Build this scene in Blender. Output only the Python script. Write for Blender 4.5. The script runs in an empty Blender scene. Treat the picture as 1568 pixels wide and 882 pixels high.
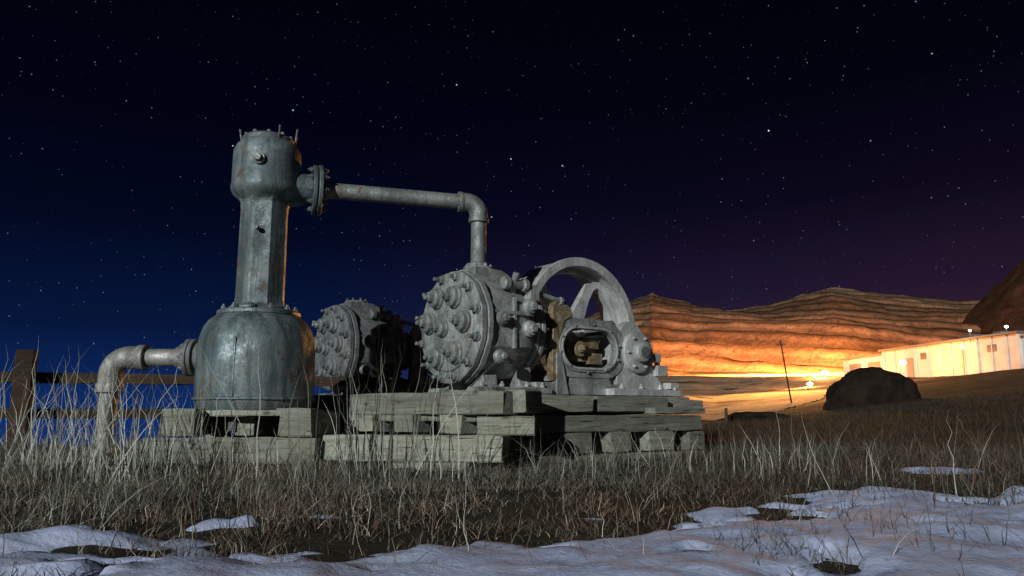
import bpy, bmesh, math, random
import numpy as np
from mathutils import Vector, Matrix
random.seed(7); rng=np.random.default_rng(11)
sc=bpy.context.scene
sc.view_settings.view_transform='Standard'; sc.view_settings.look='None'; sc.view_settings.exposure=0
H=0.36   # tripod height

# ------------------------------------------------------------ noise
def _h(ix,iy,s):
    n=(ix.astype(np.int64)*374761393+iy.astype(np.int64)*668265263+s*1442695)&0x7fffffff
    n=((n^(n>>13))*1274126177)&0x7fffffff
    return ((n^(n>>16))&0xffff)/65535.0
def vn(x,y,s=0):
    x=np.asarray(x,float);y=np.asarray(y,float)
    ix=np.floor(x);iy=np.floor(y);fx=x-ix;fy=y-iy
    fx=fx*fx*(3-2*fx);fy=fy*fy*(3-2*fy)
    a=_h(ix,iy,s);b=_h(ix+1,iy,s);c=_h(ix,iy+1,s);d=_h(ix+1,iy+1,s)
    return (a*(1-fx)+b*fx)*(1-fy)+(c*(1-fx)+d*fx)*fy
def fbm(x,y,o=4,s=0):
    r=0;a=.5
    for i in range(o):
        r=r+a*(vn(x*2**i+17.3*i,y*2**i+5.1*i,s+i)-.5);a*=.5
    return r*2
def ss(a,b,x):
    t=np.clip((x-a)/(b-a),0,1);return t*t*(3-2*t)

# ------------------------------------------------------------ terrain
YK=[-50,12,30,45,60,72,110,150,400,3000]
C0=[0,0,0.0,0.0,0.45,1.7,6.0,9,12,20]
C1=[0,0,1.5,3.2,3.7,4.6,6.4,9,12,20]
def gz(X,Y):
    X=np.asarray(X,float);Y=np.asarray(Y,float)
    u=X/np.maximum(Y,1.0)
    r=np.sqrt(X*X+Y*Y)
    z=.05*fbm(X*.9,Y*.9,4,3)+.02*fbm(X*4,Y*4,3,9)
    z=z+ss(20,80,r)*.6*fbm(X*.06,Y*.06,3,21)
    uu=np.clip((u-.26)/.41,0,1.3)
    right=np.interp(Y,YK,C0)*(1-uu)+np.interp(Y,YK,C1)*uu
    wr=ss(.02,.2,u)
    fall=-.13*np.maximum(0,Y-8.0)
    z=z+right*wr+fall*(1-wr)
    return z

# ------------------------------------------------------------ mesh builder
class MB:
    def __init__(s): s.v=[];s.f=[]
    def add(s,vs,fs):
        o=len(s.v); s.v+= [tuple(v) for v in vs]; s.f+=[tuple(i+o for i in f) for f in fs]
    def frame(s,ax):
        ax=Vector(ax).normalized()
        t=Vector((0,0,1)) if abs(ax.z)<.9 else Vector((1,0,0))
        u=t.cross(ax).normalized(); v=ax.cross(u)
        return ax,u,v
    def lathe(s,prof,org,ax=(0,0,1),seg=40,shape=None,cap=True):
        ax,u,v=s.frame(ax);org=Vector(org);vs=[];fs=[]
        for (r,z) in prof:
            for i in range(seg):
                a=2*math.pi*i/seg
                k=shape(a,z) if shape else 1
                vs.append(org+ax*z+(u*math.cos(a)+v*math.sin(a))*r*k)
        n=len(prof)
        for j in range(n-1):
            for i in range(seg):
                fs.append((j*seg+i,j*seg+(i+1)%seg,(j+1)*seg+(i+1)%seg,(j+1)*seg+i))
        if cap:
            fs.append(tuple(range(seg))[::-1]); fs.append(tuple((n-1)*seg+i for i in range(seg)))
        s.add(vs,fs)
    def cyl(s,p0,p1,r0,r1=None,seg=20):
        p0=Vector(p0);p1=Vector(p1);r1=r0 if r1 is None else r1
        s.lathe([(r0,0),(r1,(p1-p0).length)],p0,p1-p0,seg)
    def nut(s,p,ax,r,h,stud=True):
        ax=Vector(ax).normalized();p=Vector(p)
        s.lathe([(r,0),(r,h*.8),(r*.85,h)],p,ax,6)
        if stud: s.cyl(p+ax*h*.9,p+ax*h*1.6,r*.5,seg=10)
    def box(s,c,sz,rot=None):
        c=Vector(c);vs=[]
        for x in(-.5,.5):
            for y in(-.5,.5):
                for z in(-.5,.5):
                    q=Vector((x*sz[0],y*sz[1],z*sz[2]))
                    if rot is not None:q=rot@q
                    vs.append(c+q)
        s.add(vs,[(0,1,3,2),(4,6,7,5),(0,4,5,1),(2,3,7,6),(0,2,6,4),(1,5,7,3)])
    def prism(s,poly,org,u,v,n,d):
        org=Vector(org);u=Vector(u);v=Vector(v);n=Vector(n);k=len(poly)
        vs=[org+u*a+v*b for a,b in poly]+[org+u*a+v*b+n*d for a,b in poly]
        fs=[tuple(range(k))[::-1],tuple(range(k,2*k))]+[(i,(i+1)%k,(i+1)%k+k,i+k) for i in range(k)]
        s.add(vs,fs)
    def ring(s,po,pi,org,u,v,n,d):
        org=Vector(org);u=Vector(u);v=Vector(v);n=Vector(n);k=len(po)
        A=[org+u*a+v*b for a,b in po];B=[org+u*a+v*b for a,b in pi]
        vs=A+B+[p+n*d for p in A]+[p+n*d for p in B];fs=[]
        for i in range(k):
            j=(i+1)%k
            fs+=[(i,j,k+j,k+i),(2*k+i,3*k+i,3*k+j,2*k+j),(i,2*k+i,2*k+j,j),(k+i,k+j,3*k+j,3*k+i)]
        s.add(vs,fs)
    def tube(s,pts,r,seg=20):
        pts=[Vector(p) for p in pts];n=len(pts);vs=[];fs=[]
        t0=(pts[1]-pts[0]).normalized();_,u,v=s.frame(t0)
        for i,p in enumerate(pts):
            t=(pts[min(i+1,n-1)]-pts[max(i-1,0)]).normalized()
            u=(u-t*u.dot(t)).normalized();v=t.cross(u)
            rr=r[i] if isinstance(r,(list,tuple)) else r
            for k in range(seg):
                a=2*math.pi*k/seg;vs.append(p+(u*math.cos(a)+v*math.sin(a))*rr)
        for j in range(n-1):
            for i in range(seg):
                fs.append((j*seg+i,j*seg+(i+1)%seg,(j+1)*seg+(i+1)%seg,(j+1)*seg+i))
        fs.append(tuple(range(seg))[::-1]);fs.append(tuple((n-1)*seg+i for i in range(seg)))
        s.add(vs,fs)
    def obj(s,name,mat,parent=None,bevel=0,loc=(0,0,0),rot=0,sharp=38,mats=None):
        me=bpy.data.meshes.new(name);me.from_pydata(s.v,[],s.f)
        bm=bmesh.new();bm.from_mesh(me);bmesh.ops.recalc_face_normals(bm,faces=bm.faces);bm.to_mesh(me);bm.free()
        me.polygons.foreach_set('use_smooth',[True]*len(me.polygons))
        me.set_sharp_from_angle(angle=math.radians(sharp))
        o=bpy.data.objects.new(name,me);sc.collection.objects.link(o)
        me.materials.append(mat)
        if parent:o.parent=parent
        o.location=loc;o.rotation_euler[2]=rot
        if bevel:
            m=o.modifiers.new('b','BEVEL');m.width=bevel;m.segments=2;m.limit_method='ANGLE';m.angle_limit=math.radians(40)
        return o
def empty(name,loc=(0,0,0),rot=0):
    e=bpy.data.objects.new(name,None);sc.collection.objects.link(e);e.location=loc;e.rotation_euler[2]=rot;e.empty_display_size=.2;return e
def arc(c,r,a0,a1,n,e1,e2):
    c=Vector(c);e1=Vector(e1);e2=Vector(e2)
    return [c+e1*r*math.cos(a0+(a1-a0)*i/n)+e2*r*math.sin(a0+(a1-a0)*i/n) for i in range(n+1)]

# ------------------------------------------------------------ materials
class NT:
    def __init__(s,name):
        m=bpy.data.materials.new(name);m.use_nodes=True;s.m=m;s.t=m.node_tree;s.b=s.t.nodes['Principled BSDF']
        s.tc=s.t.nodes.new('ShaderNodeTexCoord')
    def n(s,t,**k):
        x=s.t.nodes.new(t)
        for a,b in k.items():
            if a.startswith('_'):setattr(x,a[1:],b)
            else:x.inputs[a.replace('_',' ')].default_value=b
        return x
    def l(s,a,b):s.t.links.new(a,b)
    def noise(s,scale,detail=6,rough=.6,vec=None,dist=0,map=None,coord='Object'):
        x=s.n('ShaderNodeTexNoise',Scale=scale,Detail=detail,Roughness=rough,Distortion=dist)
        v=s.tc.outputs[coord]
        if map:
            mp=s.n('ShaderNodeMapping');mp.inputs['Scale'].default_value=map;s.l(v,mp.inputs[0]);v=mp.outputs[0]
        s.l(v,x.inputs['Vector']);return x.outputs['Fac']
    def ramp(s,fac,stops,interp='LINEAR'):
        r=s.n('ShaderNodeValToRGB');cr=r.color_ramp;cr.interpolation=interp
        while len(cr.elements)<len(stops):cr.elements.new(.5)
        for e,(p,c) in zip(cr.elements,stops):
            e.position=p;e.color=(c,c,c,1) if isinstance(c,(int,float)) else (*c,1)
        s.l(fac,r.inputs[0]);return r.outputs[0]
    def mix(s,fac,a,b,mode='MIX'):
        x=s.n('ShaderNodeMix',_data_type='RGBA',_blend_type=mode)
        for sock,val in((x.inputs[0],fac),(x.inputs[6],a),(x.inputs[7],b)):
            if hasattr(val,'is_linked'):s.l(val,sock)
            elif isinstance(val,(int,float)):sock.default_value=val
            else:sock.default_value=(*val,1)
        return x.outputs[2]
    def bump(s,h,st=.5,d=.01,prev=None):
        x=s.n('ShaderNodeBump',Strength=st,Distance=d);s.l(h,x.inputs['Height'])
        if prev:s.l(prev,x.inputs['Normal'])
        return x.outputs[0]
    def fin(s,col,rough=.7,metal=0,norm=None,spec=.4):
        if hasattr(col,'is_linked'):s.l(col,s.b.inputs['Base Color'])
        else:s.b.inputs['Base Color'].default_value=(*col,1)
        if hasattr(rough,'is_linked'):s.l(rough,s.b.inputs['Roughness'])
        else:s.b.inputs['Roughness'].default_value=rough
        s.b.inputs['Metallic'].default_value=metal
        s.b.inputs['Specular IOR Level'].default_value=spec
        if norm:s.l(norm,s.b.inputs['Normal'])
        return s.m
def metal(name,c1,c2,rust,rt=.58,scale=3,streak=.5,rough=.5,met=.25,pale_amt=.6):
    k=NT(name)
    a=k.noise(scale,6,.65,dist=.4);b=k.noise(scale*2.3,8,.75)
    st=k.noise(5,5,.6,map=(2.2,2.2,.22));fine=k.noise(60,3,.7)
    col=k.mix(k.ramp(a,[(.40,0),(.60,1)]),c1,c2)
    col=k.mix(k.ramp(st,[(.46,0.),(.60,streak)]),col,tuple(x*.40 for x in c1))
    big=k.noise(scale*.9,7,.7,dist=.8)
    col=k.mix(k.ramp(big,[(.54,0),(.66,.55)]),col,tuple(.6*x+.4*y for x,y in zip(rust,c2)))
    col=k.mix(k.ramp(b,[(rt,0),(rt+.07,.85)]),col,rust)
    pale=tuple(min(.8,x*1.7+.05) for x in c2)
    col=k.mix(k.ramp(b,[(.34,pale_amt),(.46,0)]),col,pale)
    col=k.mix(k.ramp(fine,[(.30,.45),(.46,0)]),col,(.03,.028,.025))
    nb=k.bump(b,.8,.014);nb=k.bump(fine,.45,.0025,nb)
    rr=k.ramp(b,[(.4,rough),(.62,.8)])
    return k.fin(col,rr,met,nb,.55)
M_tank=metal('tank_paint',(.105,.145,.16),(.21,.255,.265),(.12,.075,.045),.57,2.2,.75,.33,.3,.5)
M_mach=metal('machine_paint',(.25,.275,.275),(.43,.455,.44),(.17,.115,.07),.57,4,.55,.38,.3)
M_dark=metal('old_iron',(.14,.155,.165),(.24,.255,.26),(.10,.075,.05),.56,4,.5,.45)
M_rust=metal('rusty_iron',(.22,.17,.10),(.36,.30,.19),(.14,.08,.04),.5,5,.4,.6,.15)
M_pale=metal('pale_casting',(.40,.42,.415),(.60,.61,.60),(.20,.15,.10),.60,4,.35,.40,.25)
M_pipe=metal('pipe_steel',(.19,.215,.215),(.31,.33,.315),(.17,.12,.075),.56,5,.45,.36,.4)
M_lp=metal('galvanised_pipe',(.28,.27,.255),(.40,.395,.37),(.17,.13,.09),.6,5,.45,.4,.4)

def wood(name,c1,c2,c3):
    k=NT(name)
    oi=k.n('ShaderNodeObjectInfo')
    mp=k.n('ShaderNodeMapping');mp.inputs['Scale'].default_value=(.9,14,14);k.l(k.tc.outputs['Object'],mp.inputs[0])
    cb=k.n('ShaderNodeVectorMath',_operation='SCALE');cb.inputs[0].default_value=(13,7,9);k.l(oi.outputs['Random'],cb.inputs['Scale']);k.l(cb.outputs[0],mp.inputs['Location'])
    g=k.n('ShaderNodeTexNoise',Scale=1.6,Detail=7,Roughness=.65,Distortion=.8);k.l(mp.outputs[0],g.inputs['Vector'])
    g2=k.n('ShaderNodeTexNoise',Scale=4,Detail=5,Roughness=.7);k.l(mp.outputs[0],g2.inputs['Vector'])
    blot=k.noise(3,5,.65)
    col=k.mix(k.ramp(g.outputs['Fac'],[(.36,0),(.62,1)]),c1,c2)
    col=k.mix(k.ramp(blot,[(.45,0),(.65,.6)]),col,c3)
    crack=k.ramp(g2.outputs['Fac'],[(.33,1),(.42,0)])
    col=k.mix(crack,col,(.03,.026,.02))
    kn=k.n('ShaderNodeTexVoronoi',Scale=1.0);m2=k.n('ShaderNodeMapping');m2.inputs['Scale'].default_value=(3.0,6,6);k.l(k.tc.outputs['Object'],m2.inputs[0]);k.l(cb.outputs[0],m2.inputs['Location']);k.l(m2.outputs[0],kn.inputs['Vector'])
    col=k.mix(k.ramp(kn.outputs['Distance'],[(.05,.8),(.13,0)]),col,(.07,.05,.03))
    br=k.ramp(oi.outputs['Random'],[(0,.6),(1,1.15)])
    col=k.mix(1.0,col,br,'MULTIPLY')
    nb=k.bump(g2.outputs['Fac'],.9,.014);nb=k.bump(g.outputs['Fac'],.4,.01,nb)
    return k.fin(col,.85,0,nb,.25)
M_wood=wood('weathered_timber',(.19,.205,.165),(.41,.425,.355),(.25,.235,.175))
M_fence=wood('fence_wood',(.05,.032,.02),(.085,.05,.03),(.03,.02,.016))

k=NT('soil')
c=k.mix(k.ramp(k.noise(1.2,8,.7),[(.35,0),(.65,1)]),(.028,.025,.018),(.065,.057,.042))
M_soil=k.fin(c,.95,0,k.bump(k.noise(14,6,.75),.9,.05),.1)
k=NT('pale_gravel')
c=k.mix(k.ramp(k.noise(.35,8,.7),[(.35,0),(.65,1)]),(.20,.15,.10),(.38,.30,.20))
c=k.mix(k.ramp(k.noise(.12,7,.75,map=(.6,2.4,1)),[(.52,0),(.60,.8)]),c,(.06,.045,.028))
M_gravel=k.fin(c,.95,0,k.bump(k.noise(2,6,.75),.9,.15),.1)

k=NT('snow')
n1=k.noise(5,6,.6);n2=k.noise(70,4,.65)
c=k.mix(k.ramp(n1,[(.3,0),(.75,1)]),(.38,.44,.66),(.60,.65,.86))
c=k.mix(k.ramp(k.noise(30,6,.8),[(.57,0),(.67,.7)]),c,(.16,.13,.11))
c=k.mix(k.ramp(k.noise(3.2,7,.75),[(.55,0),(.68,.5)]),c,(.20,.19,.20))
nb=k.bump(n1,.4,.03);nb=k.bump(n2,.6,.006,nb)
M_snow=k.fin(c,.8,0,nb,.2)

def attr_mat(name,rough=.8,trans=.2):
    k=NT(name);a=k.n('ShaderNodeAttribute',_attribute_name='Col')
    k.fin(a.outputs['Color'],rough,0,None,.15)
    tr=k.n('ShaderNodeBsdfTranslucent');k.l(a.outputs['Color'],tr.inputs[0])
    mx=k.n('ShaderNodeMixShader',Fac=trans);k.l(k.b.outputs[0],mx.inputs[1]);k.l(tr.outputs[0],mx.inputs[2])
    k.l(mx.outputs[0],k.t.nodes['Material Output'].inputs[0]);return k.m
M_grass=attr_mat('dry_grass')

k=NT('hill_rock')
at=k.n('ShaderNodeAttribute',_attribute_name='Col')
c=k.mix(k.ramp(k.noise(.09,8,.8),[(.40,0),(.60,1)]),(.55,.52,.5),(1,1,1))
c=k.mix(1.0,at.outputs['Color'],c,'MULTIPLY')
c=k.mix(k.ramp(k.noise(.5,7,.8),[(.54,0),(.62,.7)]),c,(.03,.024,.018))
nb=k.bump(k.noise(.8,7,.8),1,.7);nb=k.bump(k.noise(.14,6,.7),.5,1.5,nb)
M_hill=k.fin(c,.95,0,nb,.05)
k=NT('far_hill_dark');c=k.mix(k.ramp(k.noise(.15,8,.8),[(.4,0),(.6,1)]),(.018,.014,.011),(.05,.034,.025));M_hd=k.fin(c,.95,0,k.bump(k.noise(.4,8,.8),1,1.5),.05)
k=NT('boulder_rock');c=k.mix(k.ramp(k.noise(1.5,8,.7),[(.4,0),(.6,1)]),(.020,.015,.011),(.048,.033,.023));M_rock=k.fin(c,.95,0,k.bump(k.noise(3,8,.8),1,.3),.1)
k=NT('white_cladding')
c=k.mix(k.ramp(k.noise(.6,5,.6),[(.3,0),(.7,1)]),(.55,.50,.45),(.74,.69,.63));M_white=k.fin(c,.6,0,k.bump(k.noise(2,3,.5,map=(1,6,.1)),.3,.05),.3)
k=NT('roof_metal');M_roof=k.fin(k.mix(k.noise(.7),(.15,.14,.14),(.25,.23,.22)),.6,.2)
k=NT('window_glass');M_win=k.fin(k.mix(k.noise(3),(.12,.10,.08),(.2,.17,.13)),.25)
def emit(name,c,s):
    k=NT(name);k.fin((.1,.1,.1));k.b.inputs['Emission Color'].default_value=(*c,1);k.b.inputs['Emission Strength'].default_value=s;return k.m
M_lamp=emit('sodium_lamp',(1,.62,.25),60)
M_lampw=emit('white_lamp',(.75,1,.85),30)

# ------------------------------------------------------------ fast grid object
def gridobj(name,X,Y,Z,mat,keep=None,col=None):
    n,m=X.shape
    co=np.stack([X,Y,Z],-1).reshape(-1,3)
    idx=np.arange(n*m).reshape(n,m)
    q=np.stack([idx[:-1,:-1],idx[:-1,1:],idx[1:,1:],idx[1:,:-1]],-1).reshape(-1,4)
    if keep is not None:
        kk=(keep[:-1,:-1]|keep[:-1,1:]|keep[1:,1:]|keep[1:,:-1]).reshape(-1);q=q[kk]
    me=bpy.data.meshes.new(name);me.vertices.add(len(co));me.vertices.foreach_set('co',co.ravel())
    me.loops.add(q.size);me.loops.foreach_set('vertex_index',q.ravel().astype(np.int32))
    me.polygons.add(len(q));me.polygons.foreach_set('loop_start',np.arange(0,q.size,4,dtype=np.int32))
    me.update(calc_edges=True)
    if col is None: me.validate()
    me.polygons.foreach_set('use_smooth',np.ones(len(me.polygons),bool))
    if col is not None:
        at=me.color_attributes.new('Col','FLOAT_COLOR','POINT');cc=np.ones((n*m,4));cc[:,:3]=col.reshape(-1,3);at.data.foreach_set('color',cc.ravel())
    o=bpy.data.objects.new(name,me);sc.collection.objects.link(o);me.materials.append(mat)
    return o
th=np.concatenate([np.linspace(-180,-50,40,endpoint=False),np.linspace(-50,50,420,endpoint=False),np.linspace(50,180,41)])
rr=np.concatenate([[0.01],np.geomspace(.4,12,150),np.geomspace(12.3,140,140),np.geomspace(145,3000,40)])
R,T=np.meshgrid(rr,np.radians(th),indexing='ij')
X=R*np.sin(T);Y=R*np.cos(T)
gridobj('ground',X[:,::-1],Y[:,::-1],gz(X,Y)[:,::-1],M_soil)
yy=np.linspace(36,116,170);uu_=np.linspace(.13,.52,150)
Yg,Ug=np.meshgrid(yy,uu_,indexing='ij');Xg=Yg*Ug
msk=(Yg>42+9*fbm(Xg*.12,Yg*.05,3,14)+46*ss(.33,.47,Ug))
gridobj('gravel_yard',Xg[:,::-1],Yg[:,::-1],(gz(Xg,Yg)+.06+.12*fbm(Xg*.5,Yg*.5,3,15))[:,::-1],M_gravel,keep=msk[:,::-1])

# terraced hillside
ub=np.array([-.6,-.1,.0,.06,.13,.185,.235,.30,.33,.38,.422,.46,.498,.54,.585,.64,.8,1.1,1.5])
hb=np.array([0,  0,.03,.10,.142,.157,.142,.139,.141,.155,.167,.161,.156,.153,.148,.146,.14,.13,.1])
th=np.linspace(math.atan(-.12),math.atan(1.45),760)
yy=np.linspace(112,400,560)
Yg,Tg=np.meshgrid(yy,th,indexing='ij')
Ug=np.tan(Tg);Xg=Ug*Yg
top=np.interp(Ug+.012*fbm(Ug*30,Ug*0,3,5),ub,hb)*300+2.0*fbm(Xg*.06,Xg*0+3,4,8)
s_=np.clip((Yg-116-10*fbm(Xg*.03,Xg*0,3,2))/184,0,1)
base=np.interp(112,YK,C0)
raw=base-.6+(top-base)*(s_**.9)
raw=raw+3.6*fbm(Xg*.025,Yg*.012,4,31)*ss(0,.2,s_)*ss(1,.85,s_)
raw=np.where(Yg>300,top-.10*(Yg-300)*0.5,raw)
step=4.0
tilt=.13*Xg+4.5*fbm(Xg*.010,Yg*.010,3,77)+.9*fbm(Xg*.05,Yg*.05,3,78)
q=(raw+tilt)/step;fl=np.floor(q);fr=q-fl
ter=(fl+ss(.36,.80,fr)*.92+.08*fr)*step-tilt
mixw=1.0*ss(.01,.06,s_)*ss(1.0,.95,s_)
Zg=raw*(1-mixw)+ter*mixw+.35*fbm(Xg*.15,Yg*.15,4,41)-.55*np.abs(fbm(Xg*.22,Yg*.05,3,43))*mixw*ss(.3,.6,fr)
Zg=Zg+.35*np.exp(-((fr-.82)/.05)**2)*mixw
Zg=np.where(Yg<113.5,-5,Zg)
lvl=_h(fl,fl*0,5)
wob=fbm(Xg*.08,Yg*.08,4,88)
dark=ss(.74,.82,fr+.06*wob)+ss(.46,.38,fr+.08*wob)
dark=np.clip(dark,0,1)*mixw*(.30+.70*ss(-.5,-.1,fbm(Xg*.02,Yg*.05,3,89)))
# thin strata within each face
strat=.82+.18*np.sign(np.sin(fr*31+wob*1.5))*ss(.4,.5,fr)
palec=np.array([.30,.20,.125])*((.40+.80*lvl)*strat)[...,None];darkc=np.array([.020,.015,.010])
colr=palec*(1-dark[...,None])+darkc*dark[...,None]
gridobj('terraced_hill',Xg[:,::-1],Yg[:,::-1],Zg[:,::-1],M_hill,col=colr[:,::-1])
xs=np.linspace(80,270,190);ys=np.linspace(120,260,120)
Xd,Yd=np.meshgrid(xs,ys,indexing='xy')
rd=np.sqrt(((Xd-168)/66)**2+((Yd-195)/55)**2)
Zd=6+52*np.clip(1-rd**1.45,-.4,1)+5*fbm(Xd*.05,Yd*.05,5,55)
gridobj('shoulder_hill',Xd,Yd,Zd,M_hd)

# ------------------------------------------------------------ snow
def edge(X):return np.interp(X,[-4,-1.4,-.9,-.6,-.35,-.1,.15,.3,.5,.75,1.4,3,6],[2.42,2.36,2.30,2.20,2.16,2.18,2.26,2.45,2.75,3.15,3.5,3.75,4.2])
def snowm(X,Y):
    m=(edge(X)-Y)*1.0+.50*fbm(X*2.0,Y*3.4,4,61)
    m=np.minimum(m,.55-.95*ss(.06,.36,fbm(X*3.0+9,Y*5,4,62)))
    m=np.maximum(m,(fbm(X*1.1,Y*2.2,4,63)-.28)*2*ss(1.0,2.2,X)*ss(6.5,5.0,Y))
    m=np.maximum(m,(fbm(X*3.1+2,Y*5,3,64)-.32)*1.6*ss(3.0,2.4,Y))
    return m
sx_=np.arange(-4.5,7.5,.025);sy_=np.arange(-1.5,7,.025)
Xs,Ys=np.meshgrid(sx_,sy_,indexing='xy')
m=snowm(Xs,Ys)
Zs=gz(Xs,Ys)-.02+.045*ss(-.08,.22,m)+.028*fbm(Xs*3,Ys*3,4,65)*ss(0,.4,m)+.018*fbm(Xs*9,Ys*9,3,66)
gridobj('snow_patch',Xs,Ys,Zs,M_snow,keep=m>-.1)

# ------------------------------------------------------------ grass
def in_stack(x,y):
    a=(x+.518)*.8+(y-6.32)*.6; q=-(x+.518)*.6+(y-6.32)*.8
    s1=(a>-.35)&(a<2.2)&(q>-.85)&(q<2.4)
    s2=(x>-2.55)&(x<-1.2)&(y>5.4)&(y<6.7)
    s3=(x>-1.4)&(x<0)&(y>5.3)&(y<6.6)
    return s1|s2|s3
def blades(name,P,Ht,W,col,lean=.35,bend=.5,nseg=4,mat=None,zoff=0,phi=None,vs_=1.0,kk=.05):
    N=len(P);phi=rng.uniform(0,2*np.pi,N) if phi is None else phi
    ln=rng.normal(0,lean,N);bd=np.abs(rng.normal(bend,bend*.6,N));fa=rng.uniform(-.9,.9,N)
    t=np.linspace(0,1,nseg+1)
    z0=gz(P[:,0],P[:,1])-.01+zoff
    d=np.stack([np.cos(phi),np.sin(phi)],-1);sd=np.stack([np.cos(fa),np.sin(fa)],-1)
    V=[];kink=rng.normal(0,kk,(nseg+1,N,2))
    for j,tj in enumerate(t):
        hor=Ht*(ln*tj+bd*tj**2.2);ver=Ht*(tj-.45*np.minimum(bd,1.3)*tj**2.5)*vs_
        wj=W*(1-tj**1.8)*.5
        kx=kink[j]*Ht[:,None]*tj
        c=np.stack([P[:,0]+d[:,0]*hor+kx[:,0],P[:,1]+d[:,1]*hor+kx[:,1],z0+ver],-1)
        if j<nseg:
            off=np.stack([sd[:,0]*wj,sd[:,1]*wj,np.zeros(N)],-1);V+=[c-off,c+off]
        else:V.append(c)
    nv=len(V);V=np.stack(V,1).reshape(-1,3)
    o=(np.arange(N)*nv)[:,None]
    tris=[]
    for j in range(nseg-1):
        a=2*j;tris+=[[a,a+1,a+3],[a,a+3,a+2]]
    tris.append([2*nseg-2,2*nseg-1,2*nseg])
    F=(o[:,:,None]+np.array(tris)[None]).reshape(-1,3)
    me=bpy.data.meshes.new(name);me.vertices.add(len(V));me.vertices.foreach_set('co',V.ravel())
    me.loops.add(F.size);me.loops.foreach_set('vertex_index',F.ravel().astype(np.int32))
    me.polygons.add(len(F));me.polygons.foreach_set('loop_start',np.arange(0,F.size,3,dtype=np.int32))
    me.update(calc_edges=True)
    at=me.color_attributes.new('Col','FLOAT_COLOR','POINT')
    cc=np.ones((N,nv,4));cc[:,:,:3]=col[:,None,:]
    at.data.foreach_set('color',cc.ravel())
    ob=bpy.data.objects.new(name,me);sc.collection.objects.link(ob);me.materials.append(mat or M_grass);return ob
def cols(N,pal,w,P=None):
    pal=np.array(pal);i=rng.choice(len(pal),N,p=w);c=pal[i]*rng.uniform(.4,1.35,(N,1))
    if P is not None: c=c*(.55+.45*ss(1.6,-.2,P[:,0]))[:,None]   # blade colour gets darker towards the right
    return c
STRAW=(.26,.25,.195);GREY=(.165,.172,.142);RED=(.17,.10,.068);DARK=(.035,.032,.025);PL=(.56,.57,.50)
def scatter(n,y0,y1,umin,umax):
    yv=np.sqrt(rng.uniform(y0*y0,y1*y1,n));u=rng.uniform(umin,umax,n);return np.stack([u*yv,yv],-1)
P=scatter(115000,1.5,8.0,-.78,.78)
cl=vn(P[:,0]*4,P[:,1]*4,91)*.6+vn(P[:,0]*11,P[:,1]*11,92)*.4
ms=snowm(P[:,0],P[:,1])
keep=(rng.random(len(P))<ss(.22,.62,cl)*.9+.14)
keep&=~in_stack(P[:,0],P[:,1])
tuft=vn(P[:,0]*2.6,P[:,1]*2.6,97)
keep&=(ms<.02)|(rng.random(len(P))<np.where(tuft>.68,.30,.03))
P=P[keep];cl=cl[keep];ms=ms[keep]
Ht=(.04+.17*cl**1.7)*rng.uniform(.4,1.6,len(P))*np.interp(P[:,1],[1.5,2.3,3,5,8],[.5,.65,.85,.9,1.2])*np.interp(P[:,0]/P[:,1],[-.7,-.3,.1,.6],[1.15,1.0,.75,.9])
C=cols(len(P),[STRAW,GREY,RED,DARK,PL],[.24,.34,.09,.26,.07],P)
redz=ss(.45,.7,vn(P[:,0]*1.1+4,P[:,1]*1.1,99))[:,None];C=C*(1-redz*.5)+C.mean(1,keepdims=True)*np.array([1.4,.88,.62])*redz*.5
blades('dry_grass',P,Ht,rng.uniform(.0016,.0034,len(P)),C,.6,.95)
P=scatter(80000,1.5,7.0,-.78,.78);ms=snowm(P[:,0],P[:,1])
kp=~in_stack(P[:,0],P[:,1])&((ms<.0)|(rng.random(len(P))<.03));P=P[kp]
blades('matted_straw',P,rng.uniform(.06,.20,len(P)),rng.uniform(.002,.004,len(P)),cols(len(P),[STRAW,GREY,DARK,PL],[.38,.34,.18,.1],P),1.0,1.0,3,vs_=.35)
P=scatter(9000,1.8,7.5,-.75,.75);ms=snowm(P[:,0],P[:,1])
kp=~in_stack(P[:,0],P[:,1])&((ms<.0)|(rng.random(len(P))<.14));P=P[kp]
blades('grass_stems',P,rng.uniform(.10,.34,len(P))*np.interp(P[:,1],[1.8,3],[.7,1]),rng.uniform(.0018,.003,len(P)),cols(len(P),[STRAW,GREY,RED,PL],[.3,.2,.25,.25],P),.35,.35,5)
P=scatter(46000,7.5,26,.05,.9);kp=~in_stack(P[:,0],P[:,1])&(rng.random(len(P))<.15+ss(.3,.6,vn(P[:,0]*1.5,P[:,1]*1.5,93)));P=P[kp]
blades('field_grass',P,rng.uniform(.08,.26,len(P)),rng.uniform(.005,.009,len(P)),cols(len(P),[(.09,.065,.042),(.10,.052,.034),DARK],[.3,.3,.4]),.45,.6,3)
P=scatter(5000,6.5,9.0,-.95,.1);P=P[~in_stack(P[:,0],P[:,1])]
blades('meadow_grass',P,rng.uniform(.05,.12,len(P)),rng.uniform(.004,.006,len(P)),cols(len(P),[GREY,RED,DARK],[.4,.2,.4]),.35,.4,3)
def stalks(name,n,xr,yr,hr,w,pal,pw,lean=.22,bend=.3):
    P=np.stack([rng.uniform(*xr,n),rng.uniform(*yr,n)],-1);P=P[~in_stack(P[:,0],P[:,1])];n=len(P)
    blades(name,P,rng.uniform(*hr,n),rng.uniform(*w,n),cols(n,pal,pw),lean,bend,7,kk=.02)
stalks('tall_grass',170,(-3.3,-2.0),(4.3,5.2),(.40,.90),(.004,.009),[PL,STRAW],[.75,.25],.26,.22)
stalks('tall_grass',240,(-3.7,-.2),(4.2,5.2),(.18,.42),(.003,.006),[PL,STRAW,GREY],[.4,.35,.25],.4,.4)
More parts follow.
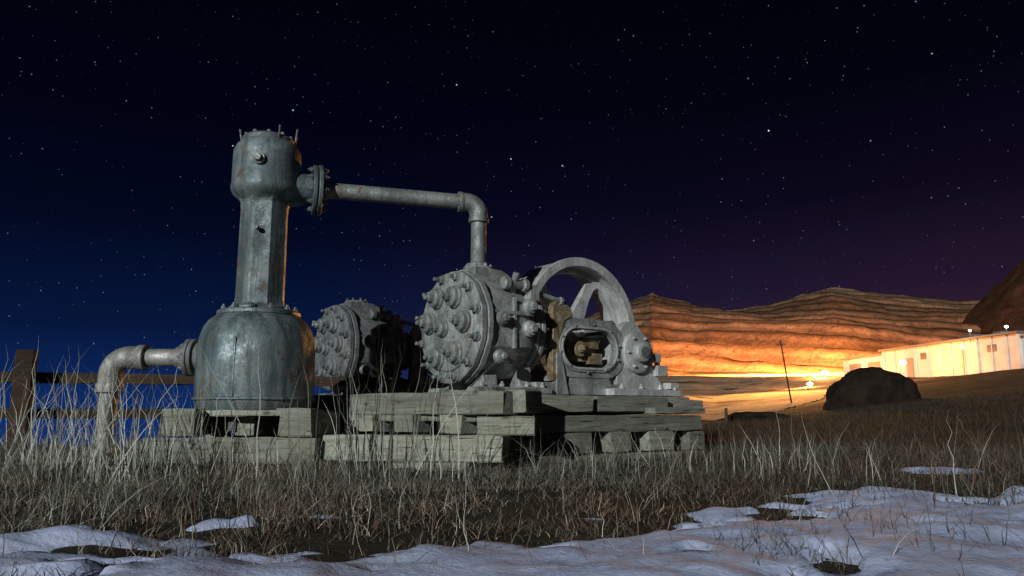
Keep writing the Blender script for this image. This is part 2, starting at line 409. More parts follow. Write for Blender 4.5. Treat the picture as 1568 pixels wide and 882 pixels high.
stalks('tall_grass',44,(-2.1,-.3),(4.5,5.2),(.50,.95),(.005,.009),[PL,STRAW,GREY],[.6,.25,.15],.22,.15)
stalks('tall_grass',18,(-1.15,-.8),(4.9,5.3),(.5,.95),(.005,.009),[DARK,GREY],[.6,.4],.12,.15)
stalks('tall_grass',120,(1.3,4.5),(2.8,6),(.20,.48),(.003,.005),[RED,STRAW,PL],[.5,.3,.2],.25,.22)
stalks('tall_grass',170,(.1,2.2),(4.2,5.9),(.15,.36),(.003,.006),[STRAW,GREY,PL],[.35,.3,.35],.35,.35)
stalks('tall_grass',60,(-1.7,-.7),(2.2,3.2),(.15,.32),(.002,.004),[RED,STRAW],[.6,.4],.3,.3)
stalks('tall_grass',70,(.55,.85),(1.85,2.15),(.06,.16),(.0015,.003),[DARK,STRAW,GREY],[.4,.3,.3],.6,.5)
stalks('tall_grass',70,(.95,1.3),(1.9,2.6),(.06,.18),(.0015,.003),[DARK,STRAW,RED],[.4,.3,.3],.6,.5)

# ------------------------------------------------------------ separator tank
TX,TY=-1.99,6.0
tank=empty('separator_tank',(TX,TY,H))
mb=MB()
mb.lathe([(.40,.03),(.425,.06),(.44,.12),(.443,.3),(.440,.48),(.43,.58),(.405,.66),(.37,.715),(.32,.755),(.28,.765)],(0,0,0),seg=72)
mb.obj('tank_body',M_tank,tank)
mb=MB()
mb.lathe([(.30,.755),(.315,.762),(.315,.79),(.30,.80)],(0,0,0),seg=48)
mb.lathe([(.235,.80),(.235,.825),(.20,.84)],(0,0,0),seg=48)
for i in range(12):
    a=2*math.pi*i/12+.1;mb.nut((.275*math.cos(a),.275*math.sin(a),.80),(0,0,1),.020,.025)
mb.lathe([(.442,.105),(.455,.11),(.455,.125),(.444,.13)],(0,0,0),seg=72)
mb.box((-.02,-.440,.33),(.016,.012,.46))
mb.obj('tank_flange',M_tank,tank,bevel=.003)
mb=MB()
oct_=lambda a,z:1/max(abs(math.cos(((a+math.pi/8-.2)%(math.pi/4))-math.pi/8)),.01)*.965
mb.lathe([(.205,.83),(.19,.85),(.184,.90),(.182,1.3),(.180,1.60),(.185,1.66),(.20,1.70)],(0,0,0),seg=64,shape=oct_)
mb.obj('column',M_tank,tank,sharp=14)
mb=MB()
mb.lathe([(.19,1.68),(.215,1.705),(.25,1.735),(.268,1.77),(.272,1.80),(.266,1.82),(.266,2.06),(.262,2.10),(.245,2.14),(.215,2.175),(.17,2.19)],(0,0,0),seg=64)
mb.obj('head_drum',M_tank,tank)
mb=MB()
mb.lathe([(.205,2.17),(.21,2.18),(.21,2.205),(.19,2.225),(.10,2.24),(.02,2.243)],(0,0,0),seg=40)
for i in range(10):
    a=2*math.pi*i/10;mb.nut((.18*math.cos(a),.18*math.sin(a),2.222),(0,0,1),.016,.02,False)
for i,(a,t_) in enumerate([(.15,.12),(.45,.08),(2.7,.09),(3.6,.07),(5.4,.08)]):
    mb.cyl((.21*math.cos(a),.21*math.sin(a),2.18),(.225*math.cos(a),.225*math.sin(a),2.20+t_),.008,seg=8)
mb.obj('top_cover',M_dark,tank,bevel=.002)
mb=MB()
d=Vector((.08,-1,0)).normalized()
mb.cyl(d*.25+Vector((0,0,1.97)),d*.29+Vector((0,0,1.97)),.05,.047,24)
mb.nut(d*.285+Vector((0,0,1.97)),d,.032,.035,False)
mb.cyl(d*.17+Vector((0,0,1.43)),d*.24+Vector((0,0,1.43)),.014,seg=12);mb.nut(d*.21+Vector((0,0,1.43)),d,.02,.02,False)
mb.obj('plugs',M_pipe,tank,bevel=.002)
A=Vector((.9415,.337,0))
zf=1.83
mb=MB()
def L(a,z=zf):return A*a+Vector((0,0,z))
mb.lathe([(.16,.15),(.15,.25),(.13,.31),(.125,.36)],L(0),A,40)
mb.lathe([(.20,.36),(.205,.364),(.205,.39),(.20,.394)],L(0),A,40)
mb.lathe([(.205,.402),(.21,.406),(.21,.432),(.20,.438)],L(0),A,40)
mb.lathe([(.09,.43),(.085,.48)],L(0),A,32)
_,fu,fv=mb.frame(A)
for i in range(10):
    a=2*math.pi*i/10+.2;p=L(0)+(fu*math.cos(a)+fv*math.sin(a))*.17
    mb.nut(p+A*.438,A,.022,.028);mb.nut(p+A*.36,-A,.022,.028)
mb.obj('outlet_flange',M_tank,tank,bevel=.003)
mb=MB()
pe=Vector((-.29-TX,6.49-TY,zf-.01));hd=Vector((pe.x,pe.y,0)).normalized()
p0=hd*.45+Vector((0,0,zf))
el=arc(pe-hd*.11+Vector((0,0,-.11)),.11,math.pi/2,0,10,hd,(0,0,1))
mb.tube([p0,pe-hd*.14]+el+[pe+Vector((0,0,-.14)),pe+Vector((0,0,-.60))],.066,24)
mb.obj('discharge_pipe',M_pipe,tank)
mb=MB()
mb.tube([pe-hd*.16,pe-hd*.12]+el+[pe+Vector((0,0,-.12)),pe+Vector((0,0,-.15))],.080,24)
mb.cyl(pe-hd*.185,pe-hd*.15,.088,seg=24);mb.cyl(pe+Vector((0,0,-.14)),pe+Vector((0,0,-.175)),.088,seg=24)
mb.lathe([(.10,0),(.10,.03),(.074,.045)],pe+Vector((0,0,-.575)),(0,0,1),24)
mb.obj('pipe_elbow',M_pipe,tank,bevel=.003)
mb=MB()
mb.cyl((-.40,0,.44),(-.50,0,.44),.12,seg=32)
mb.cyl((-.47,0,.44),(-.50,0,.44),.145,seg=32);mb.cyl((-.507,0,.44),(-.54,0,.44),.145,seg=32)
for i in range(8):
    a=2*math.pi*i/8;mb.nut((-.54,.12*math.cos(a),.44+.12*math.sin(a)),(-1,0,0),.018,.02)
mb.obj('inlet_flange',M_dark,tank,bevel=.003)
mb=MB()
ex=-1.13
el=arc((ex+.14,0,.30),.14,math.pi/2,math.pi,10,(1,0,0),(0,0,1))
mb.tube([(-.53,0,.44),(ex+.16,0,.44)]+el+[(ex,0,.26),(ex-.01,0,-.4)],.068,24)
mb.obj('inlet_pipe',M_lp,tank)
mb=MB()
mb.tube([(ex+.24,0,.44),(ex+.16,0,.44)]+el+[(ex,0,.28),(ex,0,.20)],.088,24)
mb.cyl((ex+.27,0,.44),(ex+.21,0,.44),.10,seg=24);mb.cyl((ex,0,.24),(ex,0,.17),.10,seg=24)
mb.cyl((-.62,0,.44),(-.545,0,.44),.085,seg=24)
mb.obj('inlet_elbow',M_lp,tank,bevel=.004)
mb=MB()
for i in range(4):
    a=math.pi/4+i*math.pi/2;mb.box((.34*math.cos(a),.34*math.sin(a),.025),(.14,.14,.05))
mb.cyl((-.05,-.30,.06),(-.05,-.30,-.12),.035,seg=16);mb.cyl((0,0,.06),(0,0,-.2),.06,seg=16)
mb.obj('drain_and_feet',M_dark,tank,bevel=.004)

# ------------------------------------------------------------ compressor
def circ(r,n,c=(0,0),ph=0):return [(c[0]+r*math.cos(ph+2*math.pi*i/n),c[1]+r*math.sin(ph+2*math.pi*i/n)) for i in range(n)]
def stadium(cx,cy,w,h,n=12):
    r=h/2;o=[]
    for i in range(n+1):
        a=-math.pi/2+math.pi*i/n;o.append((cx+w/2-r+r*math.cos(a),cy+r*math.sin(a)))
    for i in range(n+1):
        a=math.pi/2+math.pi*i/n;o.append((cx-w/2+r+r*math.cos(a),cy+r*math.sin(a)))
    return o
def compressor(loc,rot,wheel,mats,scale=1):
    Mm,Mp,Mr=mats
    e=empty('air_compressor',loc,rot);e.scale=(scale,)*3
    c=.545; XA=(1,0,0)
    mb=MB()
    def lobe(a,z):
        p=1/max(abs(math.cos(((a)%(math.pi/6))-math.pi/12)),.01)
        return .97*p**.8+.018*math.cos(12*a+math.pi)
    mb.lathe([(.462,-.0),(.478,.012),(.478,.055),(.47,.06)],(0,0,c),XA,144,lobe)
    mb.lathe([(.465,.066),(.485,.07),(.485,.115),(.47,.12)],(0,0,c),XA,96,lobe)
    mb.lathe([(.345,-.026),(.365,-.02),(.375,.004)],(0,0,c),XA,64)
    mb.obj('cylinder_head',Mm,e,bevel=.004)
    mb=MB()
    for i in range(12):
        a=2*math.pi*(i+.5)/12;y=.425*math.cos(a);z=c+.425*math.sin(a)
        ln_=random.uniform(.08,.10)
        mb.nut((0,y,z),(-1,0,0),.034,.038);mb.cyl((-.05,y,z),(-ln_,y,z),.017,seg=10);mb.lathe([(.044,0),(.044,.008)],(0,y,z),(-1,0,0),20)
    bos=[(.04,-.01,.065),(.26,.05,.085),(.14,.25,.080),(-.13,.235,.085),(-.27,.02,.08),(-.15,-.22,.085),(.12,-.25,.085)]
    for (y,z,r) in bos:
        mb.lathe([(r*1.15,-.018),(r*1.12,-.045),(r,-.052),(r*.95,-.085),(r*.8,-.09),(r*.55,-.095)],(0,y,c+z),XA,28)
        mb.nut((-.085,y,c+z),(-1,0,0),r*.48,.05)
    for i in range(9):
        a=2*math.pi*i/9+.3;rr_=.14;mb.nut((-.02,rr_*math.cos(a),c+rr_*math.sin(a)),(-1,0,0),.016,.018,False)
    mb.obj('valve_caps',M_pipe if wheel else Mp,e,bevel=.003)
    mb=MB()
    oc=lambda a,z:.93/max(abs(math.cos(((a+math.pi/8)%(math.pi/4))-math.pi/8)),.01)**.9
    mb.lathe([(.40,.11),(.455,.13),(.462,.18),(.458,.42),(.44,.52),(.40,.60),(.36,.64)],(0,0,c),XA,64,oc)
    mb.obj('cylinder_jacket',Mm,e,sharp=20)
    mb=MB()
    mb.lathe([(.37,.62),(.385,.625),(.385,.665),(.37,.67)],(0,0,c),XA,48)
    mb.lathe([(.37,.678),(.385,.682),(.385,.72),(.33,.73)],(0,0,c),XA,48)
    mb.lathe([(.25,.73),(.22,.80),(.22,.92)],(0,0,c),XA,40)
    for i in range(14):
        a=2*math.pi*i/14;mb.nut((.73,.35*math.cos(a),c+.35*math.sin(a)),XA,.022,.03)
        mb.nut((.62,.35*math.cos(a),c+.35*math.sin(a)),(-1,0,0),.022,.03)
    for (x,z,r) in[(.50,.16,.055),(.50,-.02,.055),(.22,.05,.05),(.20,-.26,.045)]:
        yy_=-.42
        mb.lathe([(r*1.25,.0),(r*1.25,.03),(r,.04),(r,.065)],(x,yy_,c+z),(0,-1,0),24);mb.nut((x,yy_-.06,c+z),(0,-1,0),r*.7,.035,False)
    mb.box((.35,-.432,c+.02),(.03,.03,.42));mb.box((.35,-.435,c+.10),(.40,.025,.03))
    mb.obj('flanges_and_ports',Mm,e,bevel=.004)
    mb=MB()
    mb.prism([(.13,.40),(.50,.38),(.50,.46),(.42,.50),(.15,.51)],(0,-.16,c),(1,0,0),(0,0,1),(0,1,0),.32)
    mb.lathe([(.13,0),(.13,.03),(.115,.035)],(.285,0,c+.50),(0,0,1),28)
    for i in range(8):
        a=2*math.pi*i/8;mb.nut((.285+.108*math.cos(a),.108*math.sin(a),c+.532),(0,0,1),.014,.018)
    mb.lathe([(.04,0),(.055,.01),(.055,.06),(.04,.07),(.04,.20),(.055,.21),(.055,.25),(.035,.26)],(.30,-.33,c+.36),(1,0,0),20)
    mb.cyl((.42,-.30,c+.30),(.42,-.37,c+.45),.03,seg=14)
    mb.cyl((.52,-.32,c+.33),(1.02,-.28,c+.26),.022,seg=14);mb.nut((.56,-.317,c+.325),(1,0,-.1),.04,.04,False);mb.nut((.95,-.285,c+.27),(1,0,-.1),.04,.04,False)
    mb.box((.62,-.30,c+.30),(.10,.12,.14))
    mb.obj('valve_chest',Mm,e,bevel=.005)
    mb=MB()
    mb.prism([(-.38,0),(.38,0),(.38,.05),(.27,.07),(.24,.24),(-.24,.24),(-.27,.07),(-.38,.05)],(.16,0,0),(0,1,0),(0,0,1),(1,0,0),.14)
    mb.prism([(-.38,0),(.38,0),(.38,.05),(.27,.07),(.24,.24),(-.24,.24),(-.27,.07),(-.38,.05)],(.52,0,0),(0,1,0),(0,0,1),(1,0,0),.14)
    mb.box((.41,-.30,.025),(.75,.16,.05));mb.box((.41,.30,.025),(.75,.16,.05))
    for x in(.1,.3,.55,.72):mb.nut((x,-.33,.05),(0,0,1),.025,.03)
    mb.obj('cylinder_feet',Mm,e,bevel=.006)
    mb=MB()
    outer=[]
    pi=stadium(1.26,.41,.64,.34,12)
    for (a,b) in pi:
        dx,dz=a-1.26,b-.41
        sm=(abs(dx)/.43)**3+(abs(dz)/.275)**3; k2=(1/sm)**(1/3)
        outer.append((1.26+dx*k2,.41+dz*k2))
    for yq in(-.33,.27):mb.ring(outer,pi,(0,yq,0),(1,0,0),(0,0,1),(0,1,0),.06)
    mb.ring(stadium(1.26,.41,.72,.42,12),pi,(0,-.345,0),(1,0,0),(0,0,1),(0,1,0),.02)
    mb.box((1.26,0,.655),(.56,.58,.05));mb.box((1.26,0,.15),(.70,.58,.06))
    mb.prism([(.95,.0),(1.60,.0),(1.5,.16),(1.05,.16)],(0,-.32,0),(1,0,0),(0,0,1),(0,1,0),.08)
    for i in range(10):
        a=2*math.pi*i/10+.2;mb.nut((1.26+.36*math.cos(a),-.345,.41+.215*math.sin(a)),(0,-1,0),.013,.016,False)
    mb.obj('crosshead_guide',Mm,e,bevel=.006)
    mb=MB()
    mb.ring(stadium(1.26,.41,.68,.38,12),stadium(1.26,.41,.64,.34,12),(0,-.354,0),(1,0,0),(0,0,1),(0,1,0),.012)
    mb.obj('window_rim',Mp,e,bevel=.003)
    mb=MB()
    mb.prism([(.84,.50),(.92,.50),(.97,.64),(1.06,.68),(1.05,.74),(.99,.78),(.93,.75),(.87,.80),(.83,.74)],(0,-.34,0),(1,0,0),(0,0,1),(0,1,0),.08)
    mb.prism([(.82,.12),(.92,.12),(.90,.60),(.84,.66)],(0,-.34,0),(1,0,0),(0,0,1),(0,1,0),.08)
    mb.cyl((.98,0,.42),(1.6,0,.42),.05,seg=16)
    mb.box((1.22,-.06,.41),(.24,.30,.22));mb.cyl((1.22,-.26,.41),(1.22,-.20,.41),.07,seg=20);mb.nut((1.22,-.26,.41),(0,-1,0),.04,.03)
    mb.box((1.35,-.19,.45),(.25,.06,.06));mb.box((1.1,-.2,.33),(.18,.05,.05));mb.cyl((1.0,-.2,.5),(1.5,-.2,.5),.02,seg=12)
    mb.box((1.42,-.14,.33),(.16,.2,.10))
    mb.obj('crosshead_and_rod',Mr,e,bevel=.008)
    mb=MB()
    prof=[(1.58,0),(2.36,0),(2.36,.07),(2.22,.09),(2.12,.20),(2.06,.34),(2.02,.47),(1.97,.58),(1.88,.66),(1.78,.69),(1.70,.66),(1.64,.58)]
    mb.prism(prof,(0,-.32,0),(1,0,0),(0,0,1),(0,1,0),.10);mb.prism(prof,(0,.22,0),(1,0,0),(0,0,1),(0,1,0),.10)
    mb.box((1.98,0,.05),(.7,.5,.1));mb.prism([(1.6,0),(1.75,0),(1.75,.6),(1.64,.55)],(0,-.25,0),(1,0,0),(0,0,1),(0,1,0),.5)
    mb.lathe([(.19,0),(.19,.05),(.17,.06)],(1.85,-.31,.40),(0,-1,0),36)
    for i in range(6):
        a=i*math.pi/3;mb.nut((1.85+.15*math.cos(a),-.365,.40+.15*math.sin(a)),(0,-1,0),.018,.02)
    mb.lathe([(.09,0),(.09,.07),(.075,.08)],(1.85,-.36,.40),(0,-1,0),28)
    mb.box((2.16,-.30,.24),(.14,.14,.10));mb.nut((2.16,-.30,.29),(0,0,1),.03,.03);mb.box((2.10,-.30,.36),(.10,.13,.08))
    mb.box((2.3,-.34,.10),(.12,.10,.06));mb.box((1.9,-.36,.03),(.9,.14,.06))
    for x in(1.6,1.85,2.1,2.3):mb.nut((x,-.38,.06),(0,0,1),.024,.03)
    mb.obj('crankcase',M_pale if wheel else Mm,e,bevel=.006)
    mb=MB()
    mb.box((1.15,0,.05),(1.0,.66,.10));mb.prism([(.95,.1),(1.6,.1),(1.55,.18),(1.0,.18)],(0,-.25,0),(1,0,0),(0,0,1),(0,1,0),.5)
    mb.prism([(.86,.0),(1.0,.0),(.97,.12),(.92,.35),(.86,.35)],(0,-.35,0),(1,0,0),(0,0,1),(0,1,0),.06)
    mb.obj('bed_plate',Mm,e,bevel=.006)
    if wheel:
        cx,cy,cz=1.76,.50,.66;w=.40
        mb=MB()
        mb.ring(circ(.72,120,(cx,cz)),circ(.655,120,(cx,cz)),(0,cy-w/2,0),(1,0,0),(0,0,1),(0,1,0),w)
        mb.ring(circ(.735,120,(cx,cz)),circ(.645,120,(cx,cz)),(0,cy-w/2-.012,0),(1,0,0),(0,0,1),(0,1,0),.045)
        mb.ring(circ(.66,120,(cx,cz)),circ(.60,120,(cx,cz)),(0,cy-.05,0),(1,0,0),(0,0,1),(0,1,0),.10)
        mb.lathe([(.13,-.16),(.14,-.15),(.14,.15),(.13,.16)],(cx,cy,cz),(0,1,0),36)
        for i in range(5):
            a=2*math.pi*i/5+1.10
            ux=Vector((math.cos(a),0,math.sin(a)));vx=Vector((-math.sin(a),0,math.cos(a)))
            mb.prism([(.10,-.10),(.40,-.06),(.54,-.07),(.63,-.13),(.63,.13),(.54,.07),(.40,.06),(.10,.10)],Vector((cx,cy-.035,cz)),ux,vx,(0,1,0),.07)
        mb.obj('flywheel',Mp,e,bevel=.006)
        mb=MB();mb.cyl((1.85,-.45,.40),(1.85,.2,.40),.05,seg=20);mb.cyl((cx,-.1,cz),(cx,1.3,cz),.06,seg=20)
        mb.obj('crankshaft',M_dark,e)
    return e
ROT=math.atan2(.6,.8)
compressor((-.518,6.32,H+.17),ROT,True,(M_mach,M_pale,M_rust))
compressor((-1.83,7.75,H+.17),ROT,False,(M_dark,M_dark,M_dark),.92)

# ------------------------------------------------------------ timbers
crib=empty('timber_cribbing')
def beam(p0,p1,zb,zt,w,par=crib,mat=M_wood,name='beam'):
    jz=random.uniform(-.006,.006)
    p0=Vector((*p0,0));p1=Vector((*p1,0));Lg=(p1-p0).length;ang=math.atan2(p1.y-p0.y,p1.x-p0.x)+random.uniform(-.012,.012)
    hh=(zt-zb);mb=MB();ns=max(2,int(Lg/.10));vs=[];ch=.05
    ring_=[(-.5+ch,-.5),(-.5,-.5+ch),(-.5,.5-ch),(-.5+ch,.5),(.5-ch,.5),(.5,.5-ch),(.5,-.5+ch),(.5-ch,-.5)]
    tw=random.uniform(-.03,.03)
    for i in range(ns+1):
        ex_=i in(0,ns)
        for (a,b) in ring_:
            x=-Lg/2+Lg*i/ns+(random.uniform(-.012,.012) if ex_ else 0)
            j=random.uniform(-.004,.004)
            c_,s_2=math.cos(tw*i/ns),math.sin(tw*i/ns)
            k3=.97 if ex_ else 1
            y=a*w*k3+j;z=b*hh*k3+random.uniform(-.004,.004)
            vs.append((x,y*c_-z*s_2,y*s_2+z*c_))
    fs=[]
    for i in range(ns):
        for q_ in range(8):fs.append((i*8+q_,i*8+(q_+1)%8,(i+1)*8+(q_+1)%8,(i+1)*8+q_))
    fs.append(tuple(range(8))[::-1]);fs.append(tuple(ns*8+q_ for q_ in range(8)))
    mb.add(vs,fs)
    return mb.obj(name,mat,par,loc=((p0.x+p1.x)/2,(p0.y+p1.y)/2,H+(zb+zt)/2+(jz if par is crib else 0)),rot=ang,sharp=30)
def W(s,q):return (-.518+.8*s-.6*q,6.32+.6*s+.8*q)
beam((-1.72,6.78),(-.0,5.37),.005,.168,.19)
beam((.03,5.38),(.15,5.62),.01,.175,.15)
beam(W(.30,-.70),W(.86,-.70),.02,.150,.20)
beam(W(.95,-.66),W(1.78,-.66),.02,.145,.2)
beam(W(1.84,-.58),W(2.34,-.58),.03,.14,.2)
beam(W(1.5,-.80),W(2.15,-.78),.01,.06,.15)
beam(W(-.1,-.40),W(2.4,-.38),.005,.160,.22)
beam(W(-.1,.3),W(2.4,.32),.005,.160,.22)
beam(W(-.2,1.2),W(2.4,1.2),.0,.16,.22);beam(W(-.3,1.75),W(2.2,1.75),.0,.16,.22);beam(W(-.3,2.2),W(2.2,2.2),.0,.16,.22)
beam(W(-.18,-.76),W(2.10,-.76),-.135,-.004,.16)
for s in(.1,.6,1.15,1.7,2.2):beam(W(s,-.65),W(s,2.3),-.16,-.0,.2)
beam((-1.55,6.62),(-1.38,6.48),-.13,.0,.2)
for (x,y) in((-1.2,6.25),(-.85,6.0),(-.48,5.75)):beam((x,y),(x+.17,y-.12),-.135,.0,.18,name='block')
beam((-.22,5.45),(.16,5.40),-.135,-.008,.2,name='block')
beam((-1.5,6.55),(-.1,5.50),-.05,-.0,.12)
beam((-1.42,5.55),(-.04,5.24),-.315,-.140,.19)
for s,l in((.05,.2),(.50,.3),(1.0,.22),(1.45,.3),(1.95,.2)):beam(W(s,-.74),W(s+l,-.74),-.30,-.14,.22,name='block')
beam(W(-.3,-.45),W(2.2,-.45),-.31,-.16,.2);beam(W(-.3,.8),W(2.2,.8),-.31,-.16,.2);beam(W(-.3,2.1),W(2.2,2.1),-.31,-.16,.2)
beam(W(-.1,-.82),W(.55,-.80),-.37,-.30,.22);beam((-.75,5.13),(-.25,5.02),-.37,-.30,.16)
beam(W(.6,-.80),W(2.1,-.78),-.38,-.31,.2)
pal=empty('wooden_pallet')
beam((-2.56,5.50),(-1.33,5.42),-.33,-.155,.18,pal)
beam((-2.5,6.5),(-1.4,6.45),-.33,-.155,.18,pal)
beam((-2.45,5.52),(-2.20,5.51),-.15,.045,.20,pal,name='block');beam((-1.58,5.46),(-1.36,5.42),-.15,.045,.2,pal,name='block')
beam((-2.42,5.65),(-2.40,6.5),-.15,.02,.18,pal);beam((-1.5,5.6),(-1.5,6.5),-.15,.02,.18,pal);beam((-1.95,5.7),(-1.95,6.5),-.15,.02,.14,pal)
for i,y in enumerate((5.62,5.8,5.98,6.16,6.34)):beam((-2.45,y),(-1.45,y-.02),.003 if i else -.01,.032,.15,pal,name='slat')
beam((-2.75,5.75),(-2.5,5.6),-.33,-.18,.14,pal)

# ------------------------------------------------------------ fence
fen=empty('wooden_fence')
mb=MB();mb.box((0,0,.45),(.14,.14,.94));mb.obj('post',M_fence,fen,bevel=.01,loc=(-4.1,6.5,-.02),rot=.3)
mb=MB();mb.box((0,0,.45),(.14,.14,.9));mb.obj('post',M_fence,fen,bevel=.01,loc=(-1.4,9.0,-.3),rot=.3)
mb=MB();mb.box((0,0,.45),(.14,.14,.94));mb.obj('post',M_fence,fen,bevel=.01,loc=(-6.6,5.9,-.02),rot=.3)
for z0,z1 in((.27,.36),(-.03,.05)):
    beam((-6.7,6.05),(-4.0,6.62),z0,z1,.05,fen,M_fence,'rail');beam((-4.2,6.62),(-1.3,7.6),z0,z1,.05,fen,M_fence,'rail')

# ------------------------------------------------------------ rocks, posts
def rock(name,x,y,sx,sy,sz,seed,dz=0,am=.3):
    bm=bmesh.new();bmesh.ops.create_icosphere(bm,subdivisions=5,radius=1)
    for v in bm.verts:
        n=v.co.normalized();k_=1+am*float(fbm(np.array(n.x*1.8+seed),np.array(n.y*1.8+n.z*2.4),6,seed))
        n=Vector([math.copysign(abs(t_)**.8,t_) for t_ in n])
        v.co=Vector((n.x*sx*k_,n.y*sy*k_,max(n.z,-.5)*sz*k_))
    me=bpy.data.meshes.new(name);bm.to_mesh(me);bm.free()
    for p in me.polygons:p.use_smooth=True
    o=bpy.data.objects.new(name,me);sc.collection.objects.link(o);o.location=(x,y,float(gz(x,y))+dz);me.materials.append(M_rock)
rock('boulder',13.9,30,1.75,1.4,1.60,3,-.30,.22)
rock('boulder',7.9,25,.95,.7,.36,8,-.06)
for (x,y,h_) in((6.6,24,.5),(16.2,24,1.1)):
    mb=MB();g=float(gz(x,y));mb.lathe([(.05,-.2),(.045,h_),(.03,h_+.03)],(0,0,0),(random.uniform(-.05,.05),0,1),10)
    mb.obj('fence_post',M_fence,None,loc=(x,y,g))
mb=MB();mb.lathe([(.07,-.5),(.05,4.9),(.03,4.95)],(0,0,0),(-.12,0,1),12);mb.box((-.52,0,4.6),(.7,.06,.06));mb.obj('utility_pole',M_fence,None,loc=(21.6,60,float(gz(21.6,60))))

# ------------------------------------------------------------ industrial building
bd=empty('industrial_building',(43.0,100,0))
D=Vector((7,-56,0)).normalized();N_=Vector((D.y,-D.x,0))
if N_.x>0:N_=-N_
rotm=Matrix((D,-N_,Vector((0,0,1)))).transposed()
def bb(name,a0,a1,dep,z0,z1,mat,off=0,par=bd):
    mb=MB();c_=D*((a0+a1)/2)-N_*(dep/2)+N_*off+Vector((0,0,(z0+z1)/2));mb.box(c_,(a1-a0,dep,z1-z0),rotm);return mb.obj(name,mat,par,bevel=.03)
bb('wall_north',0,9,10,4.0,7.3,M_white);bb('wall_main',9.003,30,12,4.0,7.75,M_white,.3);bb('wall_south',30.003,56,12,3.5,7.4,M_white)
bb('roof_north',-.3,9,10.6,7.303,7.5,M_roof,.3);bb('roof_main',8.8,30.2,12.8,7.753,7.95,M_roof,.7);bb('roof_south',30.2,56.3,12.6,7.403,7.6,M_roof,.3)
for a in(1.5,5.5):bb('roller_door',a,a+2.6,.1,4.2,6.7,M_roof,.05)
for a in(16,26):bb('window',a,a+1.2,.1,6.3,7.0,M_win,.36)
bb('door',13.6,14.7,.1,4.4,6.6,M_roof,.36)
for a in np.arange(9.5,30,1.9):bb('pilaster',a,a+.12,.12,4.2,7.7,M_white,.41)
for a in(33,38,43,48):bb('window',a,a+1.8,.1,5.6,6.7,M_win,.06)
bb('vent',18,20,1.6,7.95,8.7,M_roof,-3);bb('vent',24,25.2,1.2,7.95,8.5,M_roof,-2)

# ------------------------------------------------------------ lamps shown in the photo
def lamp(x,y,z,r,mat,P=0,col=(1,.34,.08),g=None):
    g=float(gz(x,y)) if g is None else g
    e=empty('flood_lamp',(x,y,g));hh=z-g
    mb=MB();mb.lathe([(.05,-.3),(.04,hh-.1)],(0,0,0),(0,0,1),10);mb.obj('mast',M_roof,e)
    mb=MB();mb.lathe([(r*.1,-r*.6),(r*.75,-r*.4),(r,0),(r*.75,r*.4),(r*.1,r*.6)],(0,0,hh),(0,0,1),16);mb.obj('lens',mat,e)
    if P:
        l=bpy.data.lights.new('glow','POINT');l.energy=P;l.color=col;l.shadow_soft_size=.4
        o=bpy.data.objects.new('bulb',l);sc.collection.objects.link(o);o.parent=e;o.location=(-.8,-.8,hh)
def spot(loc,tgt,P,ang,col):
    l=bpy.data.lights.new('flood','SPOT');l.energy=P;l.color=col;l.spot_size=math.radians(ang);l.spot_blend=.7;l.shadow_soft_size=1
    o=bpy.data.objects.new('flood_light',l);sc.collection.objects.link(o);o.location=loc
    o.rotation_euler=(Vector(tgt)-Vector(loc)).to_track_quat('-Z','Y').to_euler()
lamp(38.5,95,5.5,.40,M_lamp,9000)
lamp(36.0,92,5.0,.25,M_lamp)
lamp(30.8,80,3.5,.30,M_lamp,5000)
lamp(40.6,80,5.7,.34,M_lamp,4500)
lamp(44.6,76,7.0,.16,M_lamp)
lamp(45.5,76,8.6,.13,M_lampw,0,(.8,1,.9),7.7)
lamp(46.9,72.5,8.6,.16,M_lampw,0,(.8,1,.9),7.7)
OR=(1,.33,.08)
spot((37,98,13),(50,210,22),850000,145,OR)
spot((27,74,9),(16,58,0),42000,120,(1,.42,.11))
spot((46,100,11),(110,200,20),300000,130,OR)

# ------------------------------------------------------------ sun (low moon-like key)
sl=bpy.data.lights.new('sun','SUN');sl.energy=2.8;sl.angle=math.radians(.6);sl.color=(.95,1,.985)
so=bpy.data.objects.new('sun',sl);sc.collection.objects.link(so)
so.rotation_euler=Vector((.50,1,-.33)).to_track_quat('-Z','Y').to_euler()

# ------------------------------------------------------------ world: night sky with stars
w=bpy.data.worlds.new('World');sc.world=w;w.use_nodes=True;t=w.node_tree;bg=t.nodes['Background']
def wn(tp,**k):
    x=t.nodes.new(tp)
    for a,b in k.items():setattr(x,a,b)
    return x
tc=wn('ShaderNodeTexCoord');sep=wn('ShaderNodeSeparateXYZ');t.links.new(tc.outputs['Generated'],sep.inputs[0])
def wramp(src,stops):
    r=wn('ShaderNodeValToRGB');cr=r.color_ramp
    while len(cr.elements)<len(stops):cr.elements.new(.5)
    for e,(p,c) in zip(cr.elements,stops):e.position=p;e.color=(c,c,c,1) if isinstance(c,(int,float)) else (*c,1)
    t.links.new(src,r.inputs[0]);return r.outputs[0]
def wmath(op,a,b=None):
    x=wn('ShaderNodeMath',operation=op)
    for i,v in enumerate((a,b)):
        if v is None:continue
        if hasattr(v,'is_linked'):t.links.new(v,x.inputs[i])
        else:x.inputs[i].default_value=v
    return x.outputs[0]
zz=wmath('ADD',sep.outputs['Z'],.1)
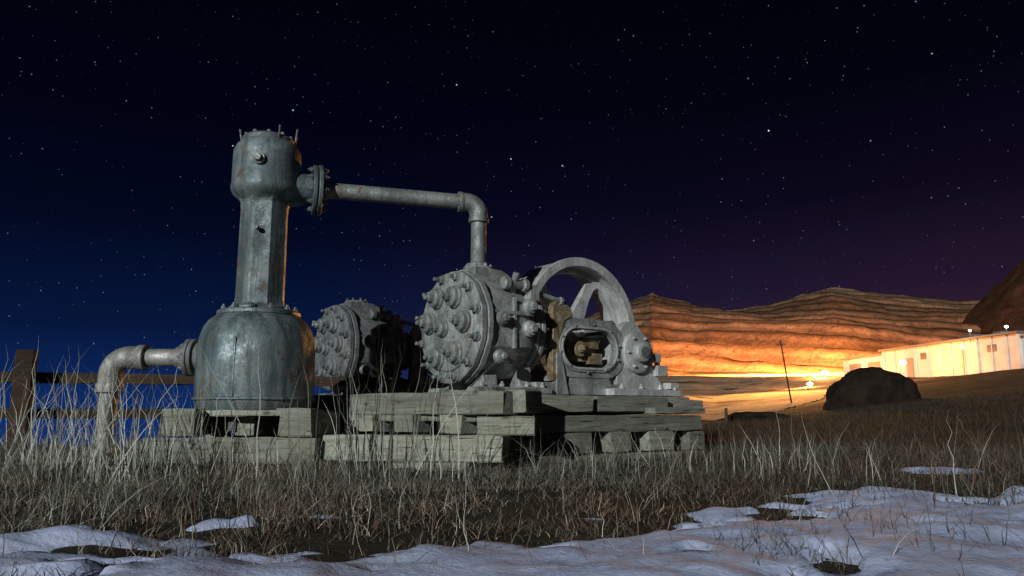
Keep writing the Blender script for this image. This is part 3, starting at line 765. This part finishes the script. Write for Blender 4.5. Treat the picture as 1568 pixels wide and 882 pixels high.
left=wramp(zz,[(0,(.006,.040,.20)),(.10,(.004,.024,.125)),(.20,(.002,.0085,.045)),(.32,(.001,.0026,.014)),(.45,(.0006,.001,.006)),(.62,(.0005,.0006,.0032))])
right=wramp(zz,[(0,(.06,.025,.025)),(.15,(.048,.018,.036)),(.25,(.018,.0085,.026)),(.36,(.0042,.0026,.0105)),(.48,(.0011,.0011,.0048)),(.62,(.0005,.0005,.0028))])
mx=wn('ShaderNodeMix',data_type='RGBA');xf=wramp(wmath('ADD',wmath('MULTIPLY',sep.outputs['X'],.7),.5),[(.32,0),(.58,.45),(.85,1)])
t.links.new(xf,mx.inputs[0]);t.links.new(left,mx.inputs[6]);t.links.new(right,mx.inputs[7])
def stars(scale,thr,amp,pw=3.5):
    vo=wn('ShaderNodeTexVoronoi');vo.inputs['Scale'].default_value=scale;t.links.new(tc.outputs['Generated'],vo.inputs['Vector'])
    m=wramp(vo.outputs['Distance'],[(0,1),(thr*.45,.7),(thr,0)])
    sp=wn('ShaderNodeSeparateColor');t.links.new(vo.outputs['Color'],sp.inputs[0])
    br=wmath('MULTIPLY',wmath('POWER',sp.outputs[0],pw),amp)
    s1=wmath('MULTIPLY',m,br)
    tint=wramp(sp.outputs[1],[(0,(.3,.55,1)),(.6,(.7,.85,1)),(1,(1,.85,.7))])
    mm=wn('ShaderNodeMix',data_type='RGBA',blend_type='MULTIPLY');mm.inputs[0].default_value=1
    t.links.new(s1,mm.inputs[6]);t.links.new(tint,mm.inputs[7]);return mm.outputs[2]
def add(a,b):
    mm=wn('ShaderNodeMix',data_type='RGBA',blend_type='ADD');mm.inputs[0].default_value=1
    t.links.new(a,mm.inputs[6]);t.links.new(b,mm.inputs[7]);return mm.outputs[2]
col=add(add(mx.outputs[2],stars(130,.095,.45,2.8)),stars(45,.048,2.0,5))
t.links.new(col,bg.inputs[0]);bg.inputs[1].default_value=1

# ------------------------------------------------------------ camera
cd=bpy.data.cameras.new('camera');co=bpy.data.objects.new('camera',cd);sc.collection.objects.link(co)
co.location=(0,0,H);co.rotation_euler=(math.radians(90+9.37),0,0);cd.lens=27;cd.sensor_width=36;cd.clip_end=6000;cd.clip_start=.02
sc.camera=co
